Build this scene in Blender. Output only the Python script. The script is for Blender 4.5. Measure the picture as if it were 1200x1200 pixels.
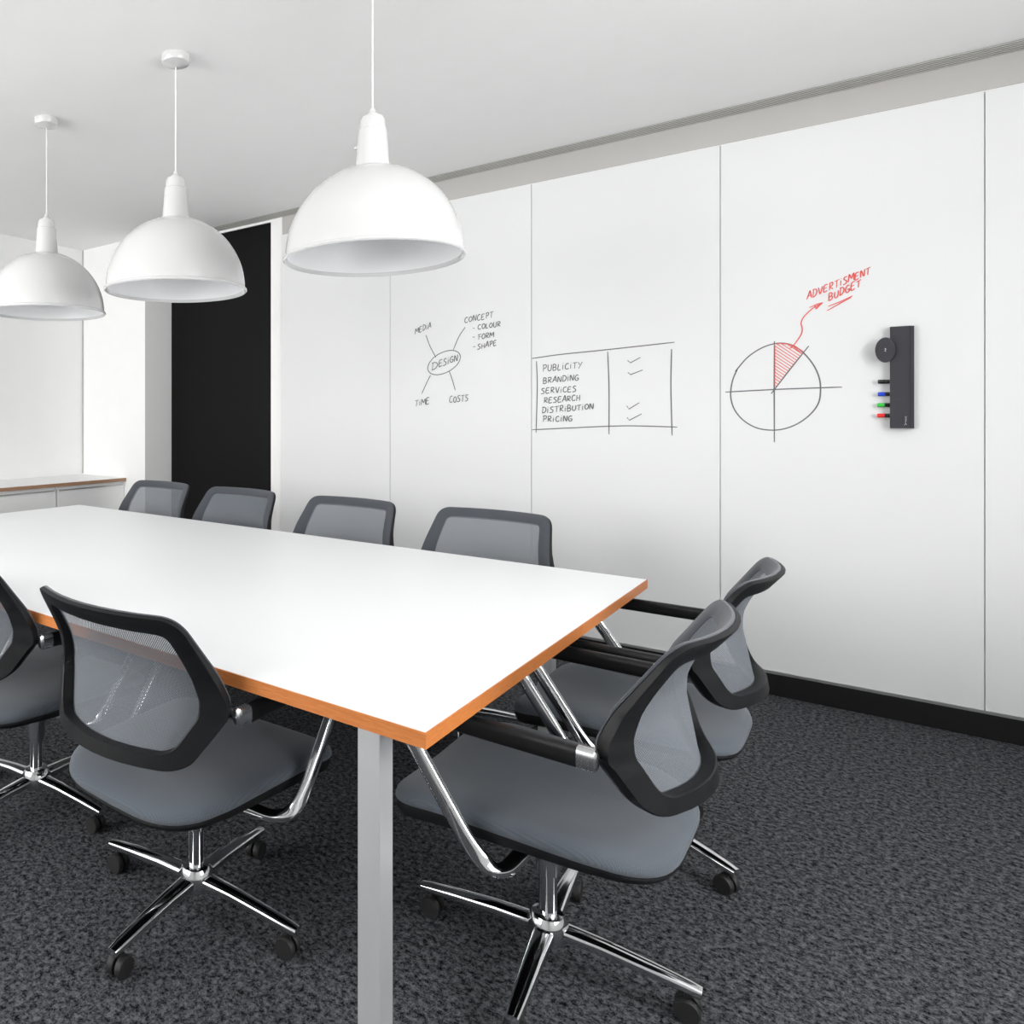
import bpy, bmesh, math, random
import numpy as np
from mathutils import Vector, Matrix

random.seed(4)
for o in list(bpy.data.objects):
    bpy.data.objects.remove(o, do_unlink=True)
S = bpy.context.scene
COL = S.collection

# ------------------------------------------------------------------ camera
# world axes: X runs along the whiteboard wall, Y runs into it, Z is up.
HC = 1.325                      # camera height
PX_L, PX_R, PX_H, CX = -700.0, 1036.0, 487.0, 270.0     # vanishing points, horizon, optical axis
F = math.sqrt((CX - PX_L) * (PX_R - CX))
PSI = math.atan2(PX_R - CX, F)
cam = bpy.data.cameras.new('camera')
cam.sensor_width = 36.0
cam.lens = F / 1200.0 * 36.0
cam.shift_x = (600 - CX) / 1200.0
cam.shift_y = -(600 - PX_H) / 1200.0
cam.clip_start = 0.02
camo = bpy.data.objects.new('camera', cam)
camo.location = (0, 0, HC)
camo.rotation_euler = (math.pi / 2, 0, PSI)
COL.objects.link(camo)
S.camera = camo

# ------------------------------------------------------------------ light
XE, XR, YF, YW, ZC = -5.36, 1.60, -2.50, 4.335, 2.80   # end wall, right wall, window wall, board wall, ceiling
# windows: (wall, start, end) in the wall behind the camera ('front') and in the right-hand wall
WIN = [('front', -5.10, -3.50, 112), ('front', -3.30, -1.70, 62), ('right', 0.70, 2.50, 69)]
WZ0, WZ1 = 0.90, 2.76
W = bpy.data.worlds.new('world')
S.world = W
W.use_nodes = True
bg = W.node_tree.nodes['Background']
bg.inputs[0].default_value = (0.93, 0.97, 1.0, 1)
bg.inputs[1].default_value = 4.0
for (side, a0, a1, en) in WIN:
    L = bpy.data.lights.new('window_daylight', 'AREA')
    L.shape = 'RECTANGLE'
    L.size = a1 - a0 - 0.1
    L.size_y = WZ1 - WZ0 - 0.1
    L.energy = en
    L.color = (1.0, 0.985, 0.965)
    lo = bpy.data.objects.new('window_daylight', L)
    if side == 'front':
        lo.location = ((a0 + a1) / 2, YF + 0.03, (WZ0 + WZ1) / 2)
        lo.rotation_euler = (math.pi / 2, 0, 0)
    else:
        lo.location = (XR - 0.03, (a0 + a1) / 2, (WZ0 + WZ1) / 2)
        lo.rotation_euler = (math.pi / 2, 0, math.pi / 2)
    COL.objects.link(lo)
S.view_settings.view_transform = 'Standard'
S.view_settings.look = 'None'
S.view_settings.gamma = 1.0
S.view_settings.use_curve_mapping = False
S.view_settings.exposure = -0.13


# ------------------------------------------------------------------ helpers
def tag(o, label=None, cat=None, group=None, kind=None):
    if label: o['label'] = label
    if cat: o['category'] = cat
    if group: o['group'] = group
    if kind: o['kind'] = kind
    return o


def empty(name, loc=(0, 0, 0), rz=0.0):
    o = bpy.data.objects.new(name, None)
    o.empty_display_size = 0.1
    o.location = loc
    o.rotation_euler = (0, 0, rz)
    COL.objects.link(o)
    return o


def mesh(name, verts, faces, mat, parent=None, smooth=None, loc=None):
    me = bpy.data.meshes.new(name)
    me.from_pydata([tuple(v) for v in verts], [], [tuple(f) for f in faces])
    bm = bmesh.new(); bm.from_mesh(me)
    bmesh.ops.recalc_face_normals(bm, faces=bm.faces)
    bm.to_mesh(me); bm.free()
    if smooth is not None:
        me.shade_smooth()
        me.set_sharp_from_angle(angle=math.radians(smooth))
    if mat: me.materials.append(mat)
    o = bpy.data.objects.new(name, me)
    COL.objects.link(o)
    if parent: o.parent = parent
    if loc: o.location = loc
    return o


class MB:
    """collects shapes that belong to ONE part"""
    def __init__(s):
        s.v = []; s.f = []

    def add(s, v, f):
        b = len(s.v)
        s.v += [tuple(p) for p in v]
        s.f += [tuple(i + b for i in q) for q in f]
        return s

    def box(s, x0, x1, y0, y1, z0, z1, bev=0.0):
        bm = bmesh.new()
        bmesh.ops.create_cube(bm, size=1)
        for v in bm.verts:
            v.co = Vector(((x0 + x1) / 2 + v.co.x * (x1 - x0), (y0 + y1) / 2 + v.co.y * (y1 - y0),
                           (z0 + z1) / 2 + v.co.z * (z1 - z0)))
        if bev > 0:
            bmesh.ops.bevel(bm, geom=bm.edges[:], offset=bev, segments=2, profile=0.6, affect='EDGES')
        bm.verts.index_update()
        s.add([v.co for v in bm.verts], [[v.index for v in f.verts] for f in bm.faces])
        bm.free()
        return s

    def lathe(s, prof, n=32, c=(0, 0, 0), axis='z', sx=1.0, cap0=False, cap1=False):
        V = []; Fc = []
        for (r, h) in prof:
            for k in range(n):
                a = 2 * math.pi * k / n
                p = (r * math.cos(a) * sx, r * math.sin(a), h)
                if axis == 'x': p = (h, p[0], p[1])
                if axis == 'y': p = (p[0], h, p[1])
                V.append((c[0] + p[0], c[1] + p[1], c[2] + p[2]))
        m = len(prof)
        for i in range(m - 1):
            for k in range(n):
                k2 = (k + 1) % n
                Fc.append((i * n + k, i * n + k2, (i + 1) * n + k2, (i + 1) * n + k))
        if cap0: Fc.append(tuple(range(n)))
        if cap1: Fc.append(tuple((m - 1) * n + k for k in range(n)))
        return s.add(V, Fc)

    def sweep(s, path, ra, rb, n=14, up=(1, 0, 0), cap=True, sq=2.0):
        """sweep an oval section: ra along `up`, rb across it; sq>2 squares it off"""
        P = [Vector(p) for p in path]
        V = []; Fc = []
        m = len(P)
        for i, p in enumerate(P):
            t = (P[min(i + 1, m - 1)] - P[max(i - 1, 0)]).normalized()
            u = Vector(up) if not callable(up) else Vector(up(i / (m - 1)))
            u = (u - t * u.dot(t)).normalized()
            w = t.cross(u)
            a_ = ra(i / (m - 1)) if callable(ra) else ra
            b_ = rb(i / (m - 1)) if callable(rb) else rb
            for k in range(n):
                th = 2 * math.pi * (k + 0.5) / n
                cc, ss = math.cos(th), math.sin(th)
                e = 2.0 / sq
                V.append(p + u * (a_ * math.copysign(abs(cc) ** e, cc)) + w * (b_ * math.copysign(abs(ss) ** e, ss)))
        for i in range(m - 1):
            for k in range(n):
                k2 = (k + 1) % n
                Fc.append((i * n + k, i * n + k2, (i + 1) * n + k2, (i + 1) * n + k))
        if cap:
            Fc.append(tuple(range(n)))
            Fc.append(tuple((m - 1) * n + k for k in range(n)))
        return s.add(V, Fc)

    def build(s, name, mat, parent=None, smooth=None, loc=None):
        return mesh(name, s.v, s.f, mat, parent, smooth, loc)


def smooth_path(pts, n=8):
    """Catmull-Rom through pts"""
    P = [Vector(p) for p in pts]
    P = [P[0] * 2 - P[1]] + P + [P[-1] * 2 - P[-2]]
    out = []
    for i in range(1, len(P) - 2):
        a, b, c, d = P[i - 1], P[i], P[i + 1], P[i + 2]
        for k in range(n):
            t = k / n
            out.append(0.5 * ((2 * b) + (c - a) * t + (2 * a - 5 * b + 4 * c - d) * t * t + (3 * b - a - 3 * c + d) * t ** 3))
    out.append(P[-2])
    return out


def round_poly(pts, radii, na=9, ne=7):
    """closed polygon with rounded corners, a fixed number of samples per corner and edge"""
    n = len(pts)
    cor = []
    for i in range(n):
        p = np.array(pts[i], float); a = np.array(pts[i - 1], float); b = np.array(pts[(i + 1) % n], float)
        da = (a - p) / np.linalg.norm(a - p); db = (b - p) / np.linalg.norm(b - p)
        r = radii[i]
        p0, p2 = p + da * r, p + db * r
        cor.append([(1 - t) ** 2 * p0 + 2 * t * (1 - t) * p + t * t * p2 for t in np.linspace(0, 1, na)])
    out = []
    for i in range(n):
        out += cor[i]
        e0, e1 = cor[i][-1], cor[(i + 1) % n][0]
        for k in range(1, ne + 1):
            out.append(e0 + (e1 - e0) * k / (ne + 1))
    return np.array(out)


def copy_tree(o, parent=None):
    c = o.copy()
    COL.objects.link(c)
    if parent: c.parent = parent
    for ch in list(o.children):
        copy_tree(ch, c)
    return c


# ------------------------------------------------------------------ materials
def mat(name, color, rough=0.5, metal=0.0, spec=0.5, coat=0.0):
    m = bpy.data.materials.new(name)
    m.use_nodes = True
    b = m.node_tree.nodes['Principled BSDF']
    b.inputs['Base Color'].default_value = (*color, 1)
    b.inputs['Roughness'].default_value = rough
    b.inputs['Metallic'].default_value = metal
    b.inputs['Specular IOR Level'].default_value = spec
    b.inputs['Coat Weight'].default_value = coat
    b.inputs['Coat Roughness'].default_value = 0.05
    return m


def add_noise(m, scale, lo, hi, detail=4.0, bump=0.0, coord='Object', stretch=None, rough=0.6, bump_scale=None, pos=False, ramp=(0.32, 0.70)):
    nt = m.node_tree; N = nt.nodes; K = nt.links
    b = N['Principled BSDF']
    if pos:
        g = N.new('ShaderNodeNewGeometry'); src = g.outputs['Position']
    else:
        tc = N.new('ShaderNodeTexCoord'); src = tc.outputs[coord]
    if stretch:
        mp = N.new('ShaderNodeMapping'); mp.inputs['Scale'].default_value = stretch
        K.new(src, mp.inputs['Vector']); src = mp.outputs[0]
    nz = N.new('ShaderNodeTexNoise')
    nz.inputs['Scale'].default_value = scale
    nz.inputs['Detail'].default_value = detail
    nz.inputs['Roughness'].default_value = rough
    K.new(src, nz.inputs['Vector'])
    cr = N.new('ShaderNodeValToRGB')
    cr.color_ramp.elements[0].position = ramp[0]; cr.color_ramp.elements[0].color = (*lo, 1)
    cr.color_ramp.elements[1].position = ramp[1]; cr.color_ramp.elements[1].color = (*hi, 1)
    K.new(nz.outputs['Fac'], cr.inputs[0])
    K.new(cr.outputs[0], b.inputs['Base Color'])
    if bump:
        bp = N.new('ShaderNodeBump'); bp.inputs['Strength'].default_value = bump
        bp.inputs['Distance'].default_value = 0.004
        K.new(nz.outputs['Fac'], bp.inputs['Height'])
        K.new(bp.outputs[0], b.inputs['Normal'])
    return m


M = {}
M['wall'] = add_noise(mat('painted_wall', (0.90, 0.90, 0.895), 0.7, spec=0.2), 6, (0.895, 0.895, 0.89), (0.91, 0.91, 0.905), pos=True)
M['board'] = mat('whiteboard_laminate', (0.76, 0.766, 0.77), 0.42, spec=0.25)
M['ceil'] = add_noise(mat('painted_ceiling', (0.86, 0.86, 0.85), 0.85, spec=0.1), 5, (0.90, 0.90, 0.895), (0.915, 0.915, 0.91), pos=True)
M['carpet'] = add_noise(mat('charcoal_carpet', (0.03, 0.03, 0.035), 0.95, spec=0.05), 62, (0.003, 0.0033, 0.0045),
                        (0.15, 0.154, 0.165), detail=6, bump=0.0, rough=0.92, pos=True, ramp=(0.43, 0.62))
M['black_door'] = mat('black_door_paint', (0.0052, 0.0052, 0.0056), 0.5, spec=0.12)
M['black_base'] = mat('black_baseboard', (0.006, 0.006, 0.007), 0.5, spec=0.3)
M['grey_metal'] = mat('brushed_grey_metal', (0.55, 0.55, 0.55), 0.35, metal=0.9)
M['vent_dark'] = mat('vent_dark_grey', (0.05, 0.05, 0.045), 0.7)
M['vent_slat'] = mat('vent_slat_aluminium', (0.60, 0.59, 0.56), 0.5, metal=0.1)
M['top'] = mat('white_table_laminate', (0.88, 0.89, 0.90), 0.42, spec=0.3)
M['orange'] = add_noise(mat('orange_wood_edge', (0.5, 0.2, 0.07), 0.45), 30, (0.50, 0.150, 0.030), (0.63, 0.225, 0.060),
                        stretch=(1, 1, 14), pos=True)
M['worktop_edge'] = add_noise(mat('brown_worktop_edge', (0.35, 0.2, 0.1), 0.5), 24, (0.33, 0.18, 0.10), (0.42, 0.25, 0.15),
                              stretch=(4, 1, 14), pos=True)
M['white_metal'] = mat('satin_silver_leg', (0.84, 0.85, 0.86), 0.34, metal=0.65)
M['cab'] = mat('white_cabinet', (0.84, 0.84, 0.84), 0.4)
M['lamp'] = mat('white_enamel', (0.64, 0.64, 0.64), 0.05, spec=0.5, coat=0.3)
M['lamp_in'] = mat('white_enamel_inside', (0.90, 0.905, 0.915), 0.4)
M['cord'] = mat('white_cord', (0.8, 0.8, 0.8), 0.6)
M['bulb'] = mat('frosted_bulb', (0.85, 0.85, 0.83), 0.25)
M['chrome'] = mat('polished_chrome', (0.72, 0.73, 0.74), 0.10, metal=1.0)
M['satin'] = mat('satin_chrome', (0.60, 0.61, 0.62), 0.24, metal=1.0)
M['plastic'] = mat('black_plastic', (0.008, 0.0085, 0.0095), 0.5, spec=0.22)
M['armpad'] = mat('black_arm_plastic', (0.007, 0.007, 0.008), 0.42, spec=0.3)
M['rubber'] = mat('black_rubber', (0.01, 0.01, 0.01), 0.6)
M['dev'] = mat('anthracite_shell', (0.030, 0.030, 0.038), 0.5, spec=0.35)
M['dev_dark'] = mat('anthracite_seam', (0.008, 0.008, 0.010), 0.6)
M['print'] = mat('pale_print', (0.75, 0.75, 0.78), 0.6)
M['ink'] = mat('grey_marker_ink', (0.155, 0.155, 0.16), 0.7, spec=0.2)
M['ink_soft'] = mat('pale_grey_marker_ink', (0.27, 0.27, 0.275), 0.7, spec=0.2)
M['ink_red'] = mat('red_marker_ink', (0.74, 0.13, 0.12), 0.7, spec=0.2)
M['mk_black'] = mat('marker_black', (0.008, 0.008, 0.009), 0.25)
M['mk_blue'] = mat('marker_blue', (0.01, 0.06, 0.62), 0.3)
M['mk_green'] = mat('marker_green', (0.03, 0.52, 0.06), 0.3)
M['mk_red'] = mat('marker_red', (0.80, 0.02, 0.015), 0.3)
M['frame_grey'] = mat('window_frame_grey', (0.5, 0.5, 0.5), 0.5)


def weave(name, c0, c1, scale, bump=0.25, rough=0.9):
    """fine woven upholstery: two crossed waves"""
    m = mat(name, c0, rough, spec=0.15)
    nt = m.node_tree; N = nt.nodes; K = nt.links; b = N['Principled BSDF']
    tc = N.new('ShaderNodeTexCoord')
    w1 = N.new('ShaderNodeTexWave'); w1.inputs['Scale'].default_value = scale; w1.bands_direction = 'X'
    w2 = N.new('ShaderNodeTexWave'); w2.inputs['Scale'].default_value = scale; w2.bands_direction = 'Y'
    for w in (w1, w2):
        w.inputs['Distortion'].default_value = 0.6
        K.new(tc.outputs['Object'], w.inputs['Vector'])
    mx = N.new('ShaderNodeMath'); mx.operation = 'MULTIPLY'
    K.new(w1.outputs['Fac'], mx.inputs[0]); K.new(w2.outputs['Fac'], mx.inputs[1])
    cr = N.new('ShaderNodeMix'); cr.data_type = 'RGBA'
    cr.inputs['A'].default_value = (*c0, 1); cr.inputs['B'].default_value = (*c1, 1)
    K.new(mx.outputs[0], cr.inputs['Factor'])
    K.new(cr.outputs['Result'], b.inputs['Base Color'])
    bp = N.new('ShaderNodeBump'); bp.inputs['Strength'].default_value = bump; bp.inputs['Distance'].default_value = 0.001
    K.new(mx.outputs[0], bp.inputs['Height']); K.new(bp.outputs[0], b.inputs['Normal'])
    b.inputs['Sheen Weight'].default_value = 0.25
    b.inputs['Sheen Roughness'].default_value = 0.5
    return m


M['seat'] = weave('blue_grey_upholstery', (0.082, 0.095, 0.112), (0.118, 0.134, 0.155), 110, bump=0.06)
M['border'] = weave('grey_border_fabric', (0.058, 0.064, 0.075), (0.080, 0.087, 0.099), 150, bump=0.1)


def net(name, color, pitch):
    """open mesh: threads with see-through holes, laid out in the sheet's own UV metres"""
    m = mat(name, color, 0.75, spec=0.2)
    nt = m.node_tree; N = nt.nodes; K = nt.links
    b = N['Principled BSDF']; out = N['Material Output']
    uv = N.new('ShaderNodeUVMap')
    sp = N.new('ShaderNodeSeparateXYZ'); K.new(uv.outputs[0], sp.inputs[0])

    def hole(sock, off):
        a = N.new('ShaderNodeMath'); a.operation = 'MULTIPLY_ADD'
        a.inputs[1].default_value = 1.0 / pitch; a.inputs[2].default_value = off
        K.new(sock, a.inputs[0])
        f = N.new('ShaderNodeMath'); f.operation = 'FRACT'; K.new(a.outputs[0], f.inputs[0])
        s = N.new('ShaderNodeMath'); s.operation = 'SUBTRACT'; s.inputs[1].default_value = 0.5; K.new(f.outputs[0], s.inputs[0])
        q = N.new('ShaderNodeMath'); q.operation = 'ABSOLUTE'; K.new(s.outputs[0], q.inputs[0])
        return q.outputs[0]
    ad = N.new('ShaderNodeMath'); ad.operation = 'ADD'
    su = N.new('ShaderNodeMath'); su.operation = 'SUBTRACT'
    K.new(sp.outputs[0], ad.inputs[0]); K.new(sp.outputs[1], ad.inputs[1])
    K.new(sp.outputs[0], su.inputs[0]); K.new(sp.outputs[1], su.inputs[1])
    h1 = hole(ad.outputs[0], 100.0); h2 = hole(su.outputs[0], 100.0)
    mxm = N.new('ShaderNodeMath'); mxm.operation = 'MAXIMUM'; K.new(h1, mxm.inputs[0]); K.new(h2, mxm.inputs[1])
    lt = N.new('ShaderNodeMath'); lt.operation = 'LESS_THAN'; lt.inputs[1].default_value = 0.215
    K.new(mxm.outputs[0], lt.inputs[0])
    tr = N.new('ShaderNodeBsdfTransparent')
    ms = N.new('ShaderNodeMixShader')
    K.new(lt.outputs[0], ms.inputs[0]); K.new(b.outputs[0], ms.inputs[1]); K.new(tr.outputs[0], ms.inputs[2])
    K.new(ms.outputs[0], out.inputs['Surface'])
    return m


M['net'] = net('grey_chair_mesh', (0.16, 0.175, 0.195), 0.0054)


def pane_mat():
    m = bpy.data.materials.new('window_glass'); m.use_nodes = True
    nt = m.node_tree; N = nt.nodes; K = nt.links
    N.remove(N['Principled BSDF'])
    g = N.new('ShaderNodeBsdfGlossy'); g.inputs['Roughness'].default_value = 0.02
    t = N.new('ShaderNodeBsdfTransparent'); x = N.new('ShaderNodeMixShader'); x.inputs[0].default_value = 0.08
    K.new(t.outputs[0], x.inputs[1]); K.new(g.outputs[0], x.inputs[2]); K.new(x.outputs[0], N['Material Output'].inputs[0])
    return m


M['glass'] = pane_mat()

# ------------------------------------------------------------------ the room
YB = 4.32                                     # front face of the whiteboard panels
DOOR0, DOOR1 = -4.526, -3.445
PIER_Y = 4.04


def struct(o):
    o['kind'] = 'structure'
    return o


floor = struct(MB().box(XE - 0.1, XR + 0.1, YF - 0.1, YW + 0.1, -0.10, -0.006).build('floor', M['carpet']))
T = 0.5
tile = None
ix = 0
x = XE
while x < XR - 0.02:
    y = YF
    x1 = min(x + T, XR)
    while y < YW - 0.02:
        y1 = min(y + T, YW)
        if tile is None:
            tile = MB().box(0, T - 0.0005, 0, T - 0.0005, -0.006, 0.0, 0.0003).build('carpet_tile', M['carpet'], floor, loc=(x, y, 0))
        else:
            c = tile.copy(); COL.objects.link(c); c.location = (x, y, 0)
            c.scale = ((x1 - x) / T, (y1 - y) / T, 1)
        y += T
    x += T

struct(MB().box(XE - 0.1, XR + 0.1, YF - 0.1, YW + 0.1, ZC, ZC + 0.1).build('ceiling', M['ceil']))

# whiteboard wall, with the doorway for the black door left open
wb = MB()
wb.box(XE - 0.1, DOOR0, YW, YW + 0.1, 0, ZC)
wb.box(DOOR1, XR + 0.1, YW, YW + 0.1, 0, ZC)
wb.box(DOOR0, DOOR1, YW, YW + 0.1, 2.78, ZC)
wall_back = struct(wb.build('wall_back', M['wall']))
PW = 0.914
joints = [-0.6045 - PW * k for k in (2, 1, 0)] + [-0.6045 + PW * k for k in (1, 2, 3)]
edges = [-3.335] + joints + [XR]
panels = []
for a, b in zip(edges[:-1], edges[1:]):
    if b - a < 0.05: continue
    panels.append((a, b, MB().box(a + 0.0015, b - 0.0015, YB, YW, 0.112, 2.658, 0.0012).build('whiteboard_panel', M['board'], wall_back)))
M['band'] = mat('shaded_band_grey', (0.50, 0.49, 0.475), 0.8, spec=0.1)  # grey puts the shade under the ceiling into the wall colour
struct(MB().box(-3.335, XR, YW - 0.004, YW, 2.666, ZC - 0.001).build('wall_top_shade', M['band']))
door = struct(MB().box(DOOR0 + 0.002, DOOR1 - 0.002, YW + 0.002, YW + 0.05, 0.004, 2.776, 0.002).build('door_1', M['black_door']))
struct(MB().box(-3.40, XR, YB - 0.006, YW, 0.0, 0.100, 0.002).build('baseboard_back', M['black_base']))
struct(MB().box(-3.40, XR, YB - 0.003, YW, 0.1005, 0.1115).build('trim_1', M['grey_metal']))
struct(MB().box(XE, DOOR0, PIER_Y, YW, 0, ZC).build('wall_pier', M['wall']))
M['corner'] = mat('grey_corner_shadow', (0.42, 0.41, 0.40), 0.7)  # thin grey strip painted in for the shadow line of the corner
struct(MB().box(XE, XE + 0.016, PIER_Y - 0.004, PIER_Y, 0.81, ZC - 0.001).build('corner_shadow_strip', M['corner']))
struct(MB().box(XE - 0.1, XE, YF - 0.1, YW, 0, ZC).build('wall_left', M['wall']))
struct(MB().box(XR - 0.012, XR, YF, YB - 0.01, 0, 0.10, 0.002).build('baseboard_right', M['black_base']))


def wall_with_windows(name, side, lo_, hi_):
    m_ = MB()
    def bx(a0, a1, z0, z1):
        if side == 'front': m_.box(a0, a1, YF - 0.1, YF, z0, z1)
        else: m_.box(XR, XR + 0.1, a0, a1, z0, z1)
    bx(lo_, hi_, 0, WZ0); bx(lo_, hi_, WZ1, ZC)
    xs = [lo_] + [v for w_ in WIN if w_[0] == side for v in w_[1:3]] + [hi_]
    for i in range(0, len(xs), 2):
        bx(xs[i], xs[i + 1], WZ0, WZ1)
    struct(m_.build(name, M['wall']))


wall_with_windows('wall_front', 'front', XE, XR)
wall_with_windows('wall_right', 'right', YF - 0.1, YW)
for i, (side, x0, x1, _e) in enumerate(WIN):
    w = struct(empty('window_%d' % (i + 1), ((x0 + x1) / 2, YF - 0.05, WZ0) if side == 'front' else (XR + 0.05, (x0 + x1) / 2, WZ0),
                     0.0 if side == 'front' else math.pi / 2))
    hw, hh = (x1 - x0) / 2, WZ1 - WZ0
    f = MB()
    f.box(-hw, -hw + 0.05, -0.03, 0.03, 0, hh); f.box(hw - 0.05, hw, -0.03, 0.03, 0, hh)
    f.box(-hw, hw, -0.03, 0.03, 0, 0.05); f.box(-hw, hw, -0.03, 0.03, hh - 0.05, hh); f.box(-0.025, 0.025, -0.03, 0.03, 0.05, hh - 0.05)
    f.build('window_frame', M['frame_grey'], w)
    for s in (-1, 1):
        MB().box(min(s * 0.025, s * (hw - 0.05)), max(s * 0.025, s * (hw - 0.05)), -0.004, 0.004, 0.05, hh - 0.05).build('pane', M['glass'], w)

# slot diffuser in the ceiling, running beside the whiteboard wall
vent = empty('ceiling_vent', (0, 0, ZC))
tag(vent, 'long grey slatted air vent set into the ceiling beside the whiteboard wall', 'vent')
VY0, VY1 = 4.215, 4.318
MB().box(XE + 0.02, XR - 0.02, VY0, VY1, -0.003, -0.0005).build('vent_backing', M['vent_dark'], vent)
for k in range(6):
    yy = VY0 + (VY1 - VY0) * k / 5
    MB().box(XE + 0.02, XR - 0.02, yy - 0.0045, yy + 0.0045, -0.0055, -0.003, 0.0005).build('slat', M['vent_slat'], vent)

# ------------------------------------------------------------------ sideboard on the end wall
SB = -4.76
for i, (ya, yb, lab) in enumerate(((3.362, PIER_Y, 'white base cabinet under the worktop, standing against the white pier wall'),
                                   (2.684, 3.358, 'white base cabinet under the worktop, one unit away from the pier wall'))):
    cb = empty('base_cabinet', ((XE + SB) / 2, (ya + yb) / 2, 0))
    tag(cb, lab, 'cabinet')
    hd, hw = (SB - XE) / 2, (yb - ya) / 2 - 0.001
    MB().box(-hd + 0.002, hd - 0.045, -hw, hw, 0.08, 0.774).build('body', M['cab'], cb)
    MB().box(-hd + 0.002, hd - 0.09, -hw, hw, 0.0, 0.08).build('plinth', M['black_base'], cb)
    d = MB().box(hd - 0.044, hd - 0.025, -hw + 0.003, hw - 0.003, 0.085, 0.752, 0.0015).build('door', M['cab'], cb)
    MB().box(hd - 0.025, hd - 0.018, -hw + 0.02, hw - 0.02, 0.740, 0.750, 0.001).build('pull_edge', M['grey_metal'], d)
wk = empty('worktop', ((XE + SB) / 2, (2.684 + PIER_Y) / 2, 0.775))
tag(wk, 'white worktop with brown wooden front edge lying on the cabinets', 'worktop')
hd, hw = (SB - XE) / 2, (PIER_Y - 2.684) / 2
MB().box(-hd + 0.002, hd - 0.004, -hw, hw - 0.001, 0, 0.027, 0.001).build('slab', M['cab'], wk)
MB().box(hd - 0.004, hd, -hw, hw - 0.001, 0, 0.027, 0.0008).build('front_edge', M['worktop_edge'], wk)

# ------------------------------------------------------------------ the meeting table
TX0, TX1, TY0, TY1 = -3.95, -0.631, 1.2525, 2.953
tb = empty('meeting_table', ((TX0 + TX1) / 2, (TY0 + TY1) / 2, 0))
tag(tb, 'long white meeting table with orange wooden edge and square white legs', 'table')
tcx, tcy = (TX0 + TX1) / 2, (TY0 + TY1) / 2
hx, hy = (TX1 - TX0) / 2, (TY1 - TY0) / 2
MB().box(-hx + 0.003, hx - 0.003, -hy + 0.003, hy - 0.003, 0.709, 0.740).build('tabletop', M['top'], tb)
ed = MB()
ed.box(-hx, hx, -hy, -hy + 0.003, 0.709, 0.7392); ed.box(-hx, hx, hy - 0.003, hy, 0.709, 0.7392)
ed.box(-hx, -hx + 0.003, -hy + 0.003, hy - 0.003, 0.709, 0.7392); ed.box(hx - 0.003, hx, -hy + 0.003, hy - 0.003, 0.709, 0.7392)
ed.build('edge_band', M['orange'], tb)
for lx, ly in ((-0.770, 1.308), (-0.955, 2.880), (-3.80, 1.308), (-3.905, 2.900)):
    MB().box(lx - 0.0255 - tcx, lx + 0.0255 - tcx, ly - 0.026 - tcy, ly + 0.026 - tcy, 0, 0.709, 0.002).build('leg', M['white_metal'], tb)
MB().box(-hx + 0.5, hx - 0.6, -0.04, 0.04, 0.66, 0.709, 0.003).build('spine_beam', M['white_metal'], tb)

# ------------------------------------------------------------------ pendant lamps
LD = 0.585


def make_lamp():
    r = empty('pendant_lamp')
    R, H = LD / 2 - 0.008, 0.290
    n = 28
    outer = [(R + 0.0, 0.014)]
    for k in range(1, n + 1):
        a = math.pi / 2 * k / n
        rr, zz = R * math.cos(a), 0.014 + H * math.sin(a)
        if rr < 0.056: break
        outer.append((rr, zz))
    ztop = outer[-1][1]
    rim = [(R - 0.006, 0.012), (R - 0.002, 0.002), (R + 0.004, 0.0), (R + 0.008, 0.004), (R + 0.0075, 0.009), (R + 0.001, 0.0135)]
    b = MB(); b.lathe(rim + outer, 72)
    sh = b.build('shade', M['lamp'], r, smooth=50)
    inner = [(R - 0.006, 0.012)] + [((p[0] - 0.006), p[1] - 0.005) for p in outer[1:]] + [(0.0005, ztop - 0.006)]
    MB().lathe(inner, 72).build('shade_lining', M['lamp_in'], sh, smooth=50)
    z = ztop
    MB().lathe([(0.0565, z - 0.003), (0.0555, z + 0.004), (0.054, z + 0.02), (0.0465, z + 0.118), (0.046, z + 0.126), (0.0415, z + 0.129),
                (0.0415, z + 0.155), (0.036, z + 0.168), (0.022, z + 0.172)], 40, cap1=True).build('neck', M['lamp'], r, smooth=35)
    MB().lathe([(0.018, z + 0.170), (0.018, z + 0.180), (0.010, z + 0.186), (0.009, z + 0.196), (0.004, z + 0.199)], 20, cap1=True).build('cord_grip', M['lamp'], r, smooth=35)
    nut = MB(); nut.lathe([(0.002, -0.012), (0.006, -0.010), (0.006, 0.0), (0.002, 0.004)], 12, c=(-0.056, 0, z + 0.085), axis='x', cap0=True, cap1=True)
    nut.build('screw', M['lamp'], r, smooth=35)
    return r, z


LZ = HC + 0.867 * LD
lamp0, lz = make_lamp()
cordlen = ZC - LZ - (lz + 0.197)
MB().lathe([(0.003, lz + 0.197), (0.003, ZC - LZ - 0.03)], 10).build('cord', M['cord'], lamp0, smooth=60)
MB().lathe([(0.008, ZC - LZ - 0.045), (0.055, ZC - LZ - 0.03), (0.06, ZC - LZ - 0.02), (0.06, ZC - LZ - 0.0005)], 28, cap0=True, cap1=True).build('ceiling_rose', M['lamp'], lamp0, smooth=40)
bb = MB(); bb.lathe([(0.022, lz - 0.01), (0.022, lz - 0.07)], 20, cap1=True)
so = bb.build('bulb_socket', M['cord'], lamp0, smooth=40)
MB().lathe([(0.013, lz - 0.065), (0.016, lz - 0.085), (0.028, lz - 0.11), (0.031, lz - 0.13), (0.026, lz - 0.15), (0.012, lz - 0.16), (0.001, lz - 0.162)], 20).build('bulb', M['bulb'], so, smooth=60)
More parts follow.
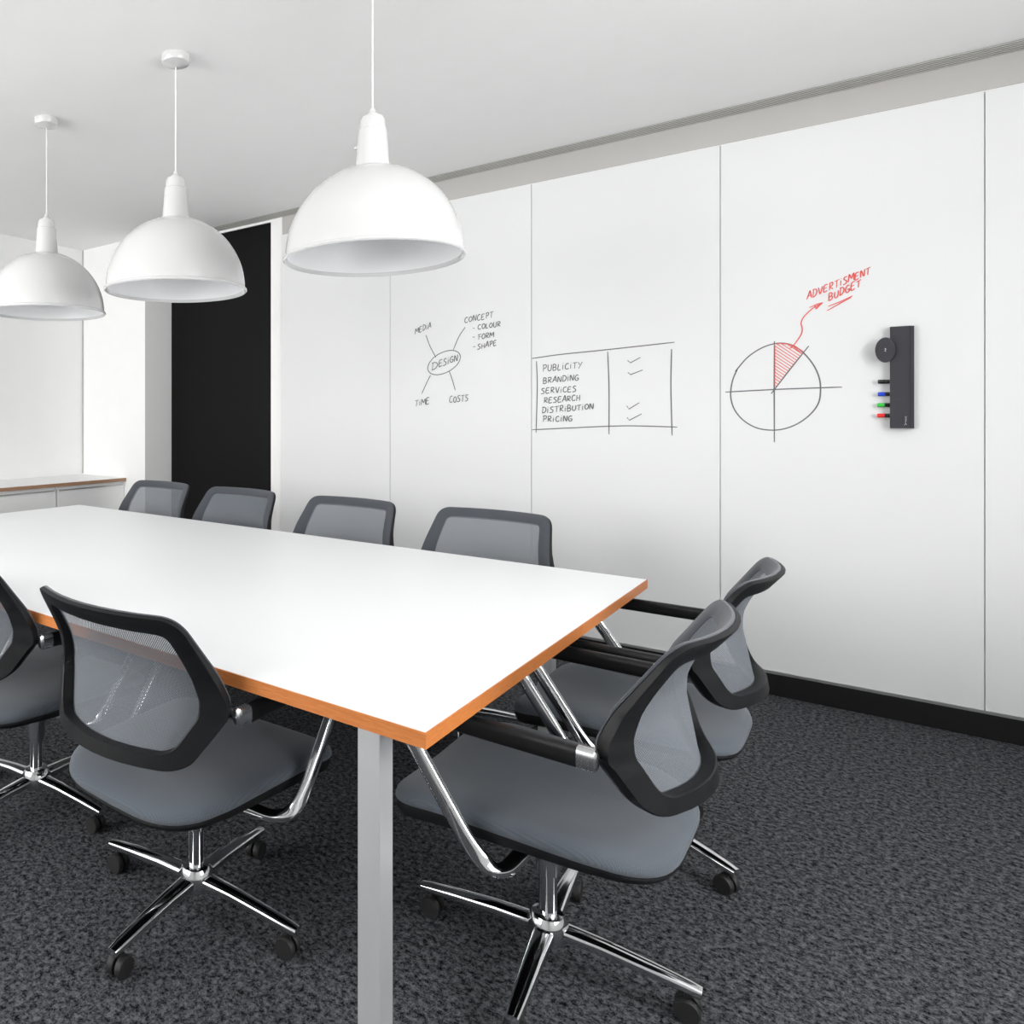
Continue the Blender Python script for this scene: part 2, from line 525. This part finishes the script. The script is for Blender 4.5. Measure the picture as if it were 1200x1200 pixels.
LAMPS = [(-2.135 * LD, 2.105, 'white enamel dome pendant lamp over the table, the one beside the two end chairs'),
         (-3.715 * LD, 2.108, 'white enamel dome pendant lamp over the table, middle one of three'),
         (-5.33 * LD, 2.13, 'white enamel dome pendant lamp over the table, nearest the sideboard worktop')]
for i, (lx, ly, lab) in enumerate(LAMPS):
    o = lamp0 if i == 0 else copy_tree(lamp0)
    o.location = (lx, ly, LZ)
    tag(o, lab, 'lamp', 'dome pendant lamps over the table')

# ------------------------------------------------------------------ chairs
HY = 0.18          # swivel column lies this far in front of the arm pivots
OUT = [(0.253, 0.892), (-0.253, 0.892), (-0.298, 0.664), (-0.222, 0.535), (0.222, 0.535), (0.298, 0.664)]
INN = [(0.213, 0.852), (-0.213, 0.852), (-0.240, 0.668), (-0.186, 0.568), (0.186, 0.568), (0.240, 0.668)]
PO = round_poly(OUT, [0.045, 0.045, 0.034, 0.055, 0.055, 0.034])
PI_ = round_poly(INN, [0.025, 0.025, 0.03, 0.035, 0.035, 0.03])
_zk = np.array([0.50, 0.56, 0.60, 0.66, 0.70, 0.75, 0.80, 0.85, 0.90])
_ck = np.array([0.142, 0.134, 0.126, 0.114, 0.105, 0.106, 0.126, 0.160, 0.202])
_sz = np.array([0.50, 0.545, 0.60, 0.66, 0.70, 0.75, 0.80, 0.85, 0.90])
_sk = np.array([0.080, 0.062, 0.034, 0.004, 0.010, 0.034, 0.070, 0.105, 0.138])
_wz = np.array([0.50, 0.535, 0.668, 0.892, 0.95]); _wk = np.array([0.205, 0.222, 0.298, 0.257, 0.25])
_zz = np.linspace(0.48, 0.95, 240)


def _sm(zk, k):
    v = np.interp(_zz, zk, k); ker = np.hanning(27); ker /= ker.sum()
    return np.convolve(np.pad(v, 13, mode='edge'), ker, mode='valid')


_c, _s, _w = _sm(_zk, _ck), _sm(_sz, _sk), _sm(_wz, _wk)


def back_y(a, z):
    c = np.interp(z, _zz, _c); s = np.interp(z, _zz, _s); w = np.interp(z, _zz, _w)
    q = min(1.0, abs(a) / w)
    return -(c + (s - c) * q ** 2) - HY


def back_pt(a, z, d):
    """point on the backrest surface, moved d to the rear along the surface normal"""
    e = 0.004
    y = back_y(a, z)
    ga = (back_y(a + e, z) - back_y(a - e, z)) / (2 * e)
    gz = (back_y(a, z + e) - back_y(a, z - e)) / (2 * e)
    nrm = Vector((ga, -1.0, gz)).normalized()
    return Vector((a, y, z)) + nrm * d


def ring(section, thick):
    """sweep a section between the inner and outer outlines; section = (across 0..1, depth 0..1)"""
    n = len(PO); V = []; Fc = []; m = len(section)
    for i in range(n):
        t = thick(PO[i])
        for (s, d) in section:
            p = PO[i] * (1 - s) + PI_[i] * s
            V.append(back_pt(p[0], p[1], t * d if d >= 0 else -0.007 * -d))
    for i in range(n):
        j = (i + 1) % n
        for k in range(m):
            k2 = (k + 1) % m
            Fc.append((i * m + k, i * m + k2, j * m + k2, j * m + k))
    return V, Fc


def frame_thick(p):
    z = p[1]
    return float(np.interp(z, [0.53, 0.62, 0.70, 0.80, 0.90], [0.030, 0.030, 0.026, 0.017, 0.012]))


def make_chair():
    r = empty('conference_chair')
    # backrest
    sec = [(0.00, 0.12), (0.05, 0.0), (0.96, 0.0), (1.0, 0.10), (1.0, 0.90), (0.94, 1.0), (0.06, 1.0), (0.0, 0.90)]
    v, f = ring(sec, frame_thick)
    fr = mesh('backrest_frame', v, f, M['plastic'], r, smooth=32)
    secb = [(0.015, 0.0), (0.02, -0.6), (0.09, -1.0), (0.9, -1.0), (1.0, -0.5), (1.0, 0.0)]
    v, f = ring(secb, lambda p: 0.01)
    mesh('fabric_border', v, f, M['border'], fr, smooth=50)
    n = len(PI_); V = []; Fc = []; uvs = []
    c0 = np.array([0.0, 0.715]); K = 14
    for k in range(K + 1):
        s = 1.02 * (1 - k / K)
        for i in range(n):
            p = c0 + (PI_[i] - c0) * max(s, 0.001)
            V.append(back_pt(p[0], p[1], -0.002)); uvs.append((p[0], p[1]))
    for k in range(K):
        for i in range(n):
            j = (i + 1) % n
            Fc.append((k * n + i, k * n + j, (k + 1) * n + j, (k + 1) * n + i))
    mo = mesh('backrest_mesh', V, Fc, M['net'], r, smooth=180)
    ul = mo.data.uv_layers.new(name='UVMap')
    for li, lp in enumerate(mo.data.loops):
        ul.data[li].uv = uvs[lp.vertex_index]
    # seat
    so_ = round_poly([(0.284, 0.474), (-0.284, 0.474), (-0.252, -0.118), (0.252, -0.118)], [0.11, 0.11, 0.17, 0.17], 12, 8)
    n = len(so_); V = []; Fc = []
    cen = np.array([0.0, 0.17])
    prof = [(0.955, -0.050), (0.98, -0.040), (1.0, -0.030), (1.0, -0.024), (0.988, -0.013), (0.955, -0.006), (0.90, -0.001), (0.80, 0.003), (0.65, 0.003), (0.45, 0.0),
            (0.25, -0.002), (0.02, -0.002)]

    def seat_z(x, y):
        fr_ = max(0.0, (y - 0.32) / 0.15); sd = (abs(x) / 0.27)
        return 0.452 - 0.022 * fr_ ** 2 - 0.006 * (1 - min(1, sd)) + 0.0 * y - 0.012 * max(0, -y / 0.118)
    for (s, dz) in prof:
        for i in range(n):
            p = cen + (so_[i] - cen) * s
            V.append((p[0], p[1] - HY, seat_z(p[0], p[1]) + dz))
    for k in range(len(prof) - 1):
        for i in range(n):
            j = (i + 1) % n
            Fc.append((k * n + i, k * n + j, (k + 1) * n + j, (k + 1) * n + i))
    Fc.append(tuple((len(prof) - 1) * n + i for i in range(n)))
    st = mesh('seat', V, Fc, M['seat'], r, smooth=60)
    V = []; Fc = []
    profp = [(0.60, -0.086), (0.90, -0.084), (0.972, -0.072), (0.994, -0.048), (0.990, -0.036), (0.96, -0.036)]
    for (s, dz) in profp:
        for i in range(n):
            p = cen + (so_[i] - cen) * s
            V.append((p[0], p[1] - HY, seat_z(p[0], p[1]) - 0.034 + (dz + 0.034) * min(1.0, 0.45 + 0.75 * max(0.0, p[1] + 0.1))))
    for k in range(len(profp) - 1):
        for i in range(n):
            j = (i + 1) % n
            Fc.append((k * n + i, k * n + j, (k + 1) * n + j, (k + 1) * n + i))
    Fc.append(tuple(range(n))); Fc.append(tuple((len(profp) - 1) * n + i for i in range(n)))
    mesh('seat_pan', V, Fc, M['plastic'], st, smooth=40)
    # arms: black bar, chrome knuckle at the pivot, chrome support bending down under the seat
    for s in (-1, 1):
        ax = 0.318 * s
        arm = MB().sweep([(ax, y - HY, 0.660) for y in (0.018, 0.06, 0.2, 0.33, 0.362, 0.374)], 0.0135,
                         lambda t: 0.021 if t < 0.9 else 0.015, 18, sq=3.4).build('arm', M['armpad'], r, smooth=40)
        k = MB()
        k.sweep([(ax, y - HY, 0.660) for y in (-0.018, -0.014, 0.0, 0.012, 0.018)], lambda t: 0.0142 if t > .1 else 0.010, lambda t: 0.0215 if t > .1 else 0.016, 18, sq=3.4)
        k.lathe([(0.0125, -0.040), (0.0125, 0.0)] if s > 0 else [(0.0125, 0.0), (0.0125, 0.040)], 20, c=(ax, -HY - 0.006, 0.660), axis='x', cap0=True, cap1=True)
        k.build('pivot_knuckle', M['satin'], arm, smooth=40)
        path = smooth_path([(ax, 0.31 - HY, 0.659), (ax, 0.36 - HY, 0.659), (ax, 0.388 - HY, 0.650), (ax, 0.396 - HY, 0.628), (ax, 0.380 - HY, 0.597), (ax, 0.350 - HY, 0.556),
                            (ax, 0.288 - HY, 0.470), (ax * 0.995, 0.241 - HY, 0.405), (ax * 0.96, 0.205 - HY, 0.366), (ax * 0.85, 0.185 - HY, 0.347),
                            (ax * 0.65, 0.18 - HY, 0.342), (ax * 0.3, 0.18 - HY, 0.340), (ax * 0.1, 0.18 - HY, 0.340)], 6)
        MB().sweep(path, 0.0130, 0.0185, 16, up=lambda t: (1 - max(0.0, min(1.0, (t - 0.5) / 0.3)), 0, max(0.0, min(1.0, (t - 0.5) / 0.3)) * s), sq=2.5).build('arm_support', M['chrome'], r, smooth=40)
    # swivel mechanism, column, four-star base with castors
    MB().box(-0.085, 0.085, -0.10, 0.12, 0.340, 0.385, 0.012).build('mechanism', M['plastic'], r, smooth=40)
    MB().lathe([(0.021, 0.085), (0.021, 0.22), (0.028, 0.222), (0.028, 0.345)], 24, cap0=True, cap1=True).build('column', M['chrome'], r, smooth=40)
    MB().lathe([(0.030, 0.062), (0.045, 0.066), (0.047, 0.105), (0.036, 0.122), (0.024, 0.124)], 28, cap0=True, cap1=True).build('hub', M['chrome'], r, smooth=40)
    base = []
    for q in range(4):
        a = math.pi / 2 * q + 0.10
        d = Vector((math.cos(a), math.sin(a), 0)); w = Vector((-d.y, d.x, 0))
        pts = [(0.035, 0.090), (0.12, 0.088), (0.22, 0.080), (0.29, 0.073), (0.315, 0.070)]
        lg = MB().sweep([d * rr + Vector((0, 0, zz)) for rr, zz in pts], lambda t: 0.024 - 0.010 * t, lambda t: 0.016 - 0.006 * t, 14, up=tuple(w), sq=3.0).build('base_leg', M['chrome'], r, smooth=40)
        b = MB()
        c = d * 0.288
        for e in (-1, 1):
            cc = c + w * (0.013 * e)
            # wheel axis along w
            prof = [(0.006, -0.009), (0.024, -0.009), (0.0265, -0.004), (0.0265, 0.004), (0.024, 0.009), (0.006, 0.009)]
            V = []; Fc = []
            nn = 18
            for (rr, h) in prof:
                for kk in range(nn):
                    th = 2 * math.pi * kk / nn
                    V.append(cc + w * h + d * (rr * math.cos(th)) + Vector((0, 0, 0.0268 + rr * math.sin(th))))
            for i in range(len(prof) - 1):
                for kk in range(nn):
                    k2 = (kk + 1) % nn
                    Fc.append((i * nn + kk, i * nn + k2, (i + 1) * nn + k2, (i + 1) * nn + kk))
            Fc.append(tuple(range(nn))); Fc.append(tuple((len(prof) - 1) * nn + kk for kk in range(nn)))
            b.add(V, Fc)
        b.lathe([(0.007, 0.020), (0.007, 0.068)], 10, c=tuple(c), cap0=True, cap1=True)
        b.build('castor', M['rubber'], lg, smooth=40)
    return r


chair0 = make_chair()
P2 = math.pi / 2
CH = [  # pivot-line centre (x, y), heading, label
    (-0.429, 1.843, P2, 'grey mesh-back chair at the table short end, the one farther from the whiteboard wall', 'end'),
    (-0.410, 2.560, P2, 'grey mesh-back chair at the table short end, the one closer to the whiteboard wall', 'end'),
    (-1.380, 1.234, 0.0, 'mesh-back chair on the long side away from the whiteboard, beside the white table leg', 'near'),
    (-2.165, 1.258, 0.0, 'mesh-back chair on the long side away from the whiteboard, second from the white table leg', 'near'),
    (-1.325, 3.145, math.pi, 'mesh-back chair between table and whiteboard, first in the row from the end chairs', 'far'),
    (-2.070, 3.145, math.pi, 'mesh-back chair between table and whiteboard, second in the row from the end chairs', 'far'),
    (-2.826, 3.145, math.pi, 'mesh-back chair between table and whiteboard, third from the end chairs, before the black door', 'far'),
    (-3.510, 3.145, math.pi, 'mesh-back chair between table and whiteboard, last in the row, nearest the sideboard', 'far'),
]
BASE_TURN = [0.0, 1.05, 0.0, 0.0, 0.3, -0.2, 0.5, 0.1]
for i, (px, py, rz, lab, _g) in enumerate(CH):
    o = chair0 if i == 0 else copy_tree(chair0)
    fwd = Vector((-math.sin(rz), math.cos(rz), 0))
    o.location = Vector((px, py, 0)) + fwd * HY
    o.rotation_euler = (0, 0, rz)
    tag(o, lab, 'chair', 'mesh conference chairs around the table')
    for ch in o.children:                     # the four-star bases swivel freely
        if ch.name.startswith('base_leg'): ch.rotation_euler.z = BASE_TURN[i]


# ------------------------------------------------------------------ marker writing on the whiteboard panels
def wall_pt(px, py, y=YB):
    """photo pixel -> point of the whiteboard plane"""
    u = y * (F / (PX_R - CX)) * (px - PX_R) / (px - PX_L)
    z = -u * math.sin(PSI) + y * math.cos(PSI)
    return (u, HC - (py - PX_H) * z / F)


G = {  # stroke letters, hand-lettered capitals on a unit square
    'A': [[(0, 0), (.45, 1), (.55, 1), (.85, 0)], [(.15, .38), (.75, .42)]],
    'B': [[(.1, 0), (.12, 1), (.55, .95), (.62, .75), (.5, .55), (.15, .5)], [(.15, .5), (.6, .48), (.72, .25), (.5, .02), (.05, 0)]],
    'C': [[(.75, .88), (.5, 1), (.2, .82), (.08, .45), (.2, .1), (.5, 0), (.8, .15)]],
    'D': [[(.12, 0), (.15, 1)], [(0, .98), (.4, 1), (.75, .75), (.75, .35), (.45, .05), (.02, 0)]],
    'E': [[(.75, 1), (.15, .95), (.1, 0), (.75, .05)], [(.12, .5), (.62, .54)]],
    'F': [[(.85, 1), (.0, .92)], [(.3, .95), (.28, 0)], [(.28, .5), (.75, .55)]],
    'G': [[(.75, .88), (.45, 1), (.12, .7), (.1, .3), (.4, 0), (.75, .15), (.75, .42), (.4, .42)]],
    'H': [[(.12, 0), (.12, 1)], [(.75, 0), (.75, 1)], [(.12, .5), (.75, .52)]],
    'I': [[(.3, 0), (.32, .72)], [(.33, .93), (.34, 1.0)]],
    'L': [[(.15, 1), (.1, 0), (.7, .04)]],
    'M': [[(0, 0), (.12, 1), (.45, .35), (.8, 1), (.9, 0)]],
    'N': [[(.08, 0), (.12, 1), (.7, .02), (.78, 1)]],
    'O': [[(.45, 1), (.12, .7), (.1, .3), (.4, 0), (.75, .25), (.78, .7), (.45, 1)]],
    'P': [[(.2, 0), (.22, 1)], [(.02, .92), (.6, 1), (.75, .75), (.6, .5), (.2, .45)]],
    'R': [[(.12, 0), (.14, 1)], [(.0, .95), (.55, 1), (.68, .75), (.5, .52), (.14, .48), (.8, 0)]],
    'S': [[(.75, .95), (.4, 1), (.15, .8), (.4, .55), (.7, .35), (.55, .05), (.0, .0)]],
    'T': [[(0, .95), (.85, 1)], [(.42, .97), (.4, 0)]],
    'U': [[(.1, 1), (.1, .3), (.4, 0), (.72, .25), (.75, 1)]],
    'V': [[(.05, 1), (.42, 0), (.8, 1)]],
    'Y': [[(.05, 1), (.38, .5)], [(.85, 1), (.2, -.1)]],
}
WID = {'I': 0.55, 'M': 1.15, 'N': 1.0, 'L': 0.85}


def word_strokes(txt, a, b, h):
    """strokes in photo/crop pixels for one word: baseline a->b, letter height h"""
    tot = sum(WID.get(c, 1.0) for c in txt)
    dx, dy = b[0] - a[0], b[1] - a[1]
    L = math.hypot(dx, dy); ex = (dx / L, dy / L)
    out = []; pos = 0.0
    for c in txt:
        w = WID.get(c, 1.0) / tot * L
        jy = random.uniform(-0.05, 0.05) * h; jh = h * random.uniform(0.92, 1.08)
        for st in G[c]:
            st2 = smooth_path([(p[0], p[1], 0) for p in st], 4) if len(st) > 2 else [Vector((p[0], p[1], 0)) for p in st]
            pts = []
            for p in st2:
                sx = pos + (p.x + 0.02) * w * (1.02 if c == 'I' else 1.0)
                pts.append((a[0] + ex[0] * sx + 0.06 * jh * p.y, a[1] + ex[1] * sx - jh * p.y + jy))
            out.append(pts)
        pos += w
    return out


def ribbons(name, strokes, o, sc, wpx, m, parent, lift=0.0006):
    """flat marker strokes lying on the panel face"""
    V = []; Fc = []
    hw = wpx * 3.4 / F / 2
    for ks, st in enumerate(strokes):
        lf = lift + 0.00002 * ks
        P = [wall_pt(o[0] + p[0] * sc, o[1] + p[1] * sc) for p in st]
        n = len(P); b = len(V)
        for i, p in enumerate(P):
            q0, q1 = P[max(i - 1, 0)], P[min(i + 1, n - 1)]
            tx, tz = q1[0] - q0[0], q1[1] - q0[1]
            l = math.hypot(tx, tz) or 1.0
            k = hw * (0.75 if i in (0, n - 1) else 1.0)
            V.append((p[0] - tz / l * k, YB - lf, p[1] + tx / l * k)); V.append((p[0] + tz / l * k, YB - lf, p[1] - tx / l * k))
        for i in range(n - 1):
            Fc.append((b + 2 * i, b + 2 * i + 1, b + 2 * i + 3, b + 2 * i + 2))
    return mesh(name, V, Fc, m, parent)


def sm2(pts, n=6):
    return [(p.x, p.y) for p in smooth_path([(q[0], q[1], 0) for q in pts], n)]


def panel_at(px):
    u = wall_pt(px, 400)[0]
    for a, b, o in panels:
        if a <= u <= b: return o
    return panels[0][2]


# mind map
O1, S1 = (470, 350), 140 / 1200
pn = panel_at(530)
ell = [(432 + 178 * math.cos(t) * math.cos(-.5) - 100 * math.sin(t) * math.sin(-.5),
        642 + 178 * math.cos(t) * math.sin(-.5) + 100 * math.sin(t) * math.cos(-.5)) for t in np.linspace(-2.2, 4.15, 48)]
ribbons('mind_map_lines', [ell, sm2([(250, 365), (290, 475), (350, 590)]), sm2([(645, 285), (580, 385), (525, 515)]), sm2([(297, 768), (265, 830), (208, 955)]),
                           sm2([(483, 725), (515, 815), (545, 920)])], O1, S1, 1.35, M['ink'], pn)
wd = []
for t, a, b, h in (('MEDIA', (140, 358), (305, 288), 56), ('CONCEPT', (635, 245), (930, 186), 56), ('COLOUR', (768, 308), (1005, 276), 50),
                   ('FORM', (768, 410), (935, 386), 52), ('SHAPE', (765, 512), (965, 466), 52),
                   ('TIME', (138, 1080), (290, 1055), 62), ('COSTS', (483, 1045), (680, 1028), 64)):
    wd += word_strokes(t, a, b, h)
wd += [[(722, 299), (740, 296)], [(720, 388), (742, 384)], [(725, 485), (747, 480)]]
wd += word_strokes('D', (305, 722), (378, 700), 70) + word_strokes('ESIGN', (378, 688), (575, 620), 62)
ribbons('mind_map_words', wd, O1, S1, 1.3, M['ink'], pn)
# check list
O2, S2 = (610, 390), 190 / 1200
pn = panel_at(700)
ribbons('checklist_lines', [sm2([(85, 190), (300, 160), (640, 125), (1140, 70)]), sm2([(118, 210), (124, 400), (115, 740)]), sm2([(645, 140), (655, 400), (655, 750)]),
                            sm2([(1118, 120), (1113, 400), (1122, 760)]), sm2([(85, 718), (350, 705), (700, 690), (900, 690), (1160, 698)])], O2, S2, 1.45, M['ink'], pn)
wd = []
for t, a, b, h in (('PUBLICITY', (160, 288), (460, 258), 46), ('BRANDING', (165, 375), (435, 350), 42), ('SERVICES', (150, 450), (418, 436), 40),
                   ('RESEARCH', (172, 520), (445, 500), 40), ('DISTRIBUTION', (158, 595), (545, 563), 42), ('PRICING', (162, 658), (388, 652), 42)):
    wd += word_strokes(t, a, b, h)
for p in ([(793, 205), (815, 222), (888, 182)], [(795, 293), (815, 310), (905, 275)], [(787, 540), (803, 565), (880, 517)], [(790, 625), (805, 648), (897, 600)]):
    wd.append(p)
ribbons('checklist_words', wd, O2, S2, 1.3, M['ink'], pn)
# pie chart
O3, S3 = (840, 300), 200 / 1091
pn = panel_at(930)
circ = [(118, 738), (200, 645), (300, 582), (400, 557), (490, 573), (560, 625), (620, 700), (655, 780), (663, 860), (650, 940), (600, 1010), (520, 1070), (430, 1105),
        (340, 1113), (250, 1097), (170, 1050), (115, 985), (90, 910), (92, 840), (106, 780), (132, 722)]
ribbons('pie_chart_lines', [sm2(circ, 5), sm2([(55, 870), (400, 852), (800, 838)]), [(368, 545), (367, 870), (368, 1190)], [(348, 880), (470, 722), (588, 575)]],
        O3, S3, 1.45, M['ink'], pn)
red = []
arc = lambda x: 557 + 0.0021 * (x - 410) ** 2 + (0 if x < 480 else 0.0008 * (x - 480) ** 2)
for k in range(-6, 13):
    y0 = 575 + 21 * k
    seg = []
    for i in range(61):
        xx = 372 + i * 3.0; yy = y0 + (xx - 372) * 0.66
        if yy > arc(xx) and (xx - 368) < (852 - yy) * 0.79: seg.append((xx, yy))
    if len(seg) > 2: red.append([seg[0], seg[-1]])
red.append([(372, 572), (371, 825)])
red.append(sm2([(375, 562), (420, 560), (480, 573), (548, 628)]))
ribbons('pie_chart_hatching', red, O3, S3, 1.1, M['ink_red'], pn, 0.0015)
arr = [sm2([(468, 592), (500, 560), (540, 500), (546, 460), (539, 428), (560, 385), (620, 330), (675, 302)]), [(592, 330), (640, 308), (678, 298)], [(678, 298), (655, 318), (636, 340)],
       [(636, 340), (625, 316)], [(630, 325), (670, 303)], [(634, 334), (672, 302)]]
ribbons('budget_arrow', arr, O3, S3, 1.2, M['ink_red'], pn, 0.0015)
wd = word_strokes('ADVERTISMENT', (575, 278), (985, 112), 46) + word_strokes('BUDGET', (712, 290), (925, 190), 46)
wd += [[(712, 322), (790, 292), (868, 255)], [(705, 350), (790, 302), (860, 265)]]
ribbons('budget_words', wd, O3, S3, 1.2, M['ink_red'], pn, 0.0015)

# ------------------------------------------------------------------ pen holder on the whiteboard wall
DY = 0.045
(xa, zt), (xb, zb) = wall_pt(1043, 383, YB - DY), wall_pt(1071.5, 502, YB - DY)
ph = empty('pen_holder', ((xa + xb) / 2, YB, zb))
tag(ph, 'tall anthracite pen holder with round knob mounted on the whiteboard wall', 'pen holder')
hw, hh = (xb - xa) / 2, zt - zb
prof = [(-hw, 0), (-hw, -DY + 0.002), (-hw + 0.002, -DY), (hw * 0.62, -DY), (hw * 0.70, -DY + 0.002), (hw, -DY + 0.016), (hw, 0)]
n = len(prof)
V = [(p[0], p[1], 0.0) for p in prof] + [(p[0], p[1], hh) for p in prof]
Fc = [(i, (i + 1) % n, n + (i + 1) % n, n + i) for i in range(n)] + [tuple(range(n)), tuple(n + i for i in range(n))]
mesh('shell', V, Fc, M['dev'], ph)
MB().box(hw * 0.60, hw * 0.68, -DY - 0.0012, -DY + 0.004, 0.002, hh - 0.002).build('seam', M['dev_dark'], ph)
kc = wall_pt(1037.5, 410, YB - DY - 0.02)
kx, kz = kc[0] - (xa + xb) / 2, kc[1] - zb
rx, rz_ = 0.0335, 0.054
kb = MB()
for (rr, h) in ():
    pass
V = []; Fc = []; N_ = 40
pr = [(0.97, -0.004), (1.0, -0.007), (1.0, -0.017), (0.975, -0.020), (0.02, -0.020)]
for (s, h) in pr:
    for k in range(N_):
        a = 2 * math.pi * k / N_
        V.append((kx + rx * s * math.cos(a), -DY + h, kz + rz_ * s * math.sin(a)))
for i in range(len(pr) - 1):
    for k in range(N_):
        k2 = (k + 1) % N_
        Fc.append((i * N_ + k, i * N_ + k2, (i + 1) * N_ + k2, (i + 1) * N_ + k))
Fc.append(tuple(range(N_)))
knob = mesh('knob', V, Fc, M['dev'], ph, smooth=35)
V = []; Fc = []
pr = [(0.55, -DY - 0.02 + 0.016), (0.55, -DY - 0.004)]
MB().lathe([(0.022, -DY), (0.022, -DY - 0.005)], 24, c=(kx + 0.012, 0, kz), axis='y', cap0=True, cap1=True).build('knob_stem', M['dev_dark'], ph)


def glyph(name, strokes, cx_, cz_, sx, sz, y, w, m, parent):
    V = []; Fc = []
    for st in strokes:
        b = len(V); n = len(st)
        for i, p in enumerate(st):
            q0, q1 = st[max(i - 1, 0)], st[min(i + 1, n - 1)]
            tx, tz = (q1[0] - q0[0]) * sx, (q1[1] - q0[1]) * sz
            l = math.hypot(tx, tz) or 1
            V.append((cx_ + p[0] * sx - tz / l * w, y, cz_ + p[1] * sz + tx / l * w)); V.append((cx_ + p[0] * sx + tz / l * w, y, cz_ + p[1] * sz - tx / l * w))
        for i in range(n - 1):
            Fc.append((b + 2 * i, b + 2 * i + 1, b + 2 * i + 3, b + 2 * i + 2))
    return mesh(name, V, Fc, m, parent)


glyph('knob_emblem', [[(-.5, .6), (.1, 1), (.5, .5), (-.2, -.2)], [(-.5, -.5), (0, -1), (.4, -.8)]], kx, kz, 0.0035, 0.0065, -DY - 0.0206, 0.0011, M['print'], knob)
lx0 = hw * 0.34
script = [[(0.0, 0.0), (.5, .15), (.9, .05), (.6, .2), (.2, .22)], [(.3, .3), (.7, .34)], [(.3, .42), (.7, .42), (.7, .5), (.3, .5)], [(.3, .6), (.8, .6), (.8, .7), (.3, .7)],
          [(.3, .8), (.7, .8), (.7, .88)], [(.25, .96), (.95, .98)]]
glyph('shell_emblem', script, lx0 - 0.006, 0.013, 0.008, 0.038, -DY - 0.0007, 0.0006, M['print'], ph)

for py, key, lab in ((447.5, 'mk_black', 'black-capped marker clipped into the side of the wall pen holder'), (462, 'mk_blue', 'blue-capped marker clipped into the side of the wall pen holder'),
                     (474.8, 'mk_green', 'green-capped marker clipped into the side of the wall pen holder'), (487, 'mk_red', 'red-capped marker clipped into the side of the wall pen holder')):
    y_ = YB - 0.024
    xl, zl = wall_pt(1028.5 if key in ('mk_black', 'mk_blue') else 1027.8, py, y_)
    r_ = 0.0092
    mk = empty('marker_pen', (xl, y_, zl))
    tag(mk, lab, 'marker', 'markers in the wall pen holder')
    ln = xa - xl
    MB().lathe([(r_ * 0.5, 0.0), (r_ * 0.9, 0.0012), (r_, 0.004), (r_, ln * 0.58)], 18, axis='x', cap0=True, cap1=True).build('cap', M[key], mk, smooth=40)
    MB().lathe([(r_ * 0.93, ln * 0.58), (r_ * 0.93, ln - 0.0008)], 18, axis='x', cap0=True, cap1=True).build('barrel', M['mk_black'], mk, smooth=40)
    MB().lathe([(r_ * 0.96, ln * 0.60), (r_ * 0.96, ln * 0.66)], 18, axis='x', cap0=True, cap1=True).build('barrel_band', M['dev'], mk, smooth=40)
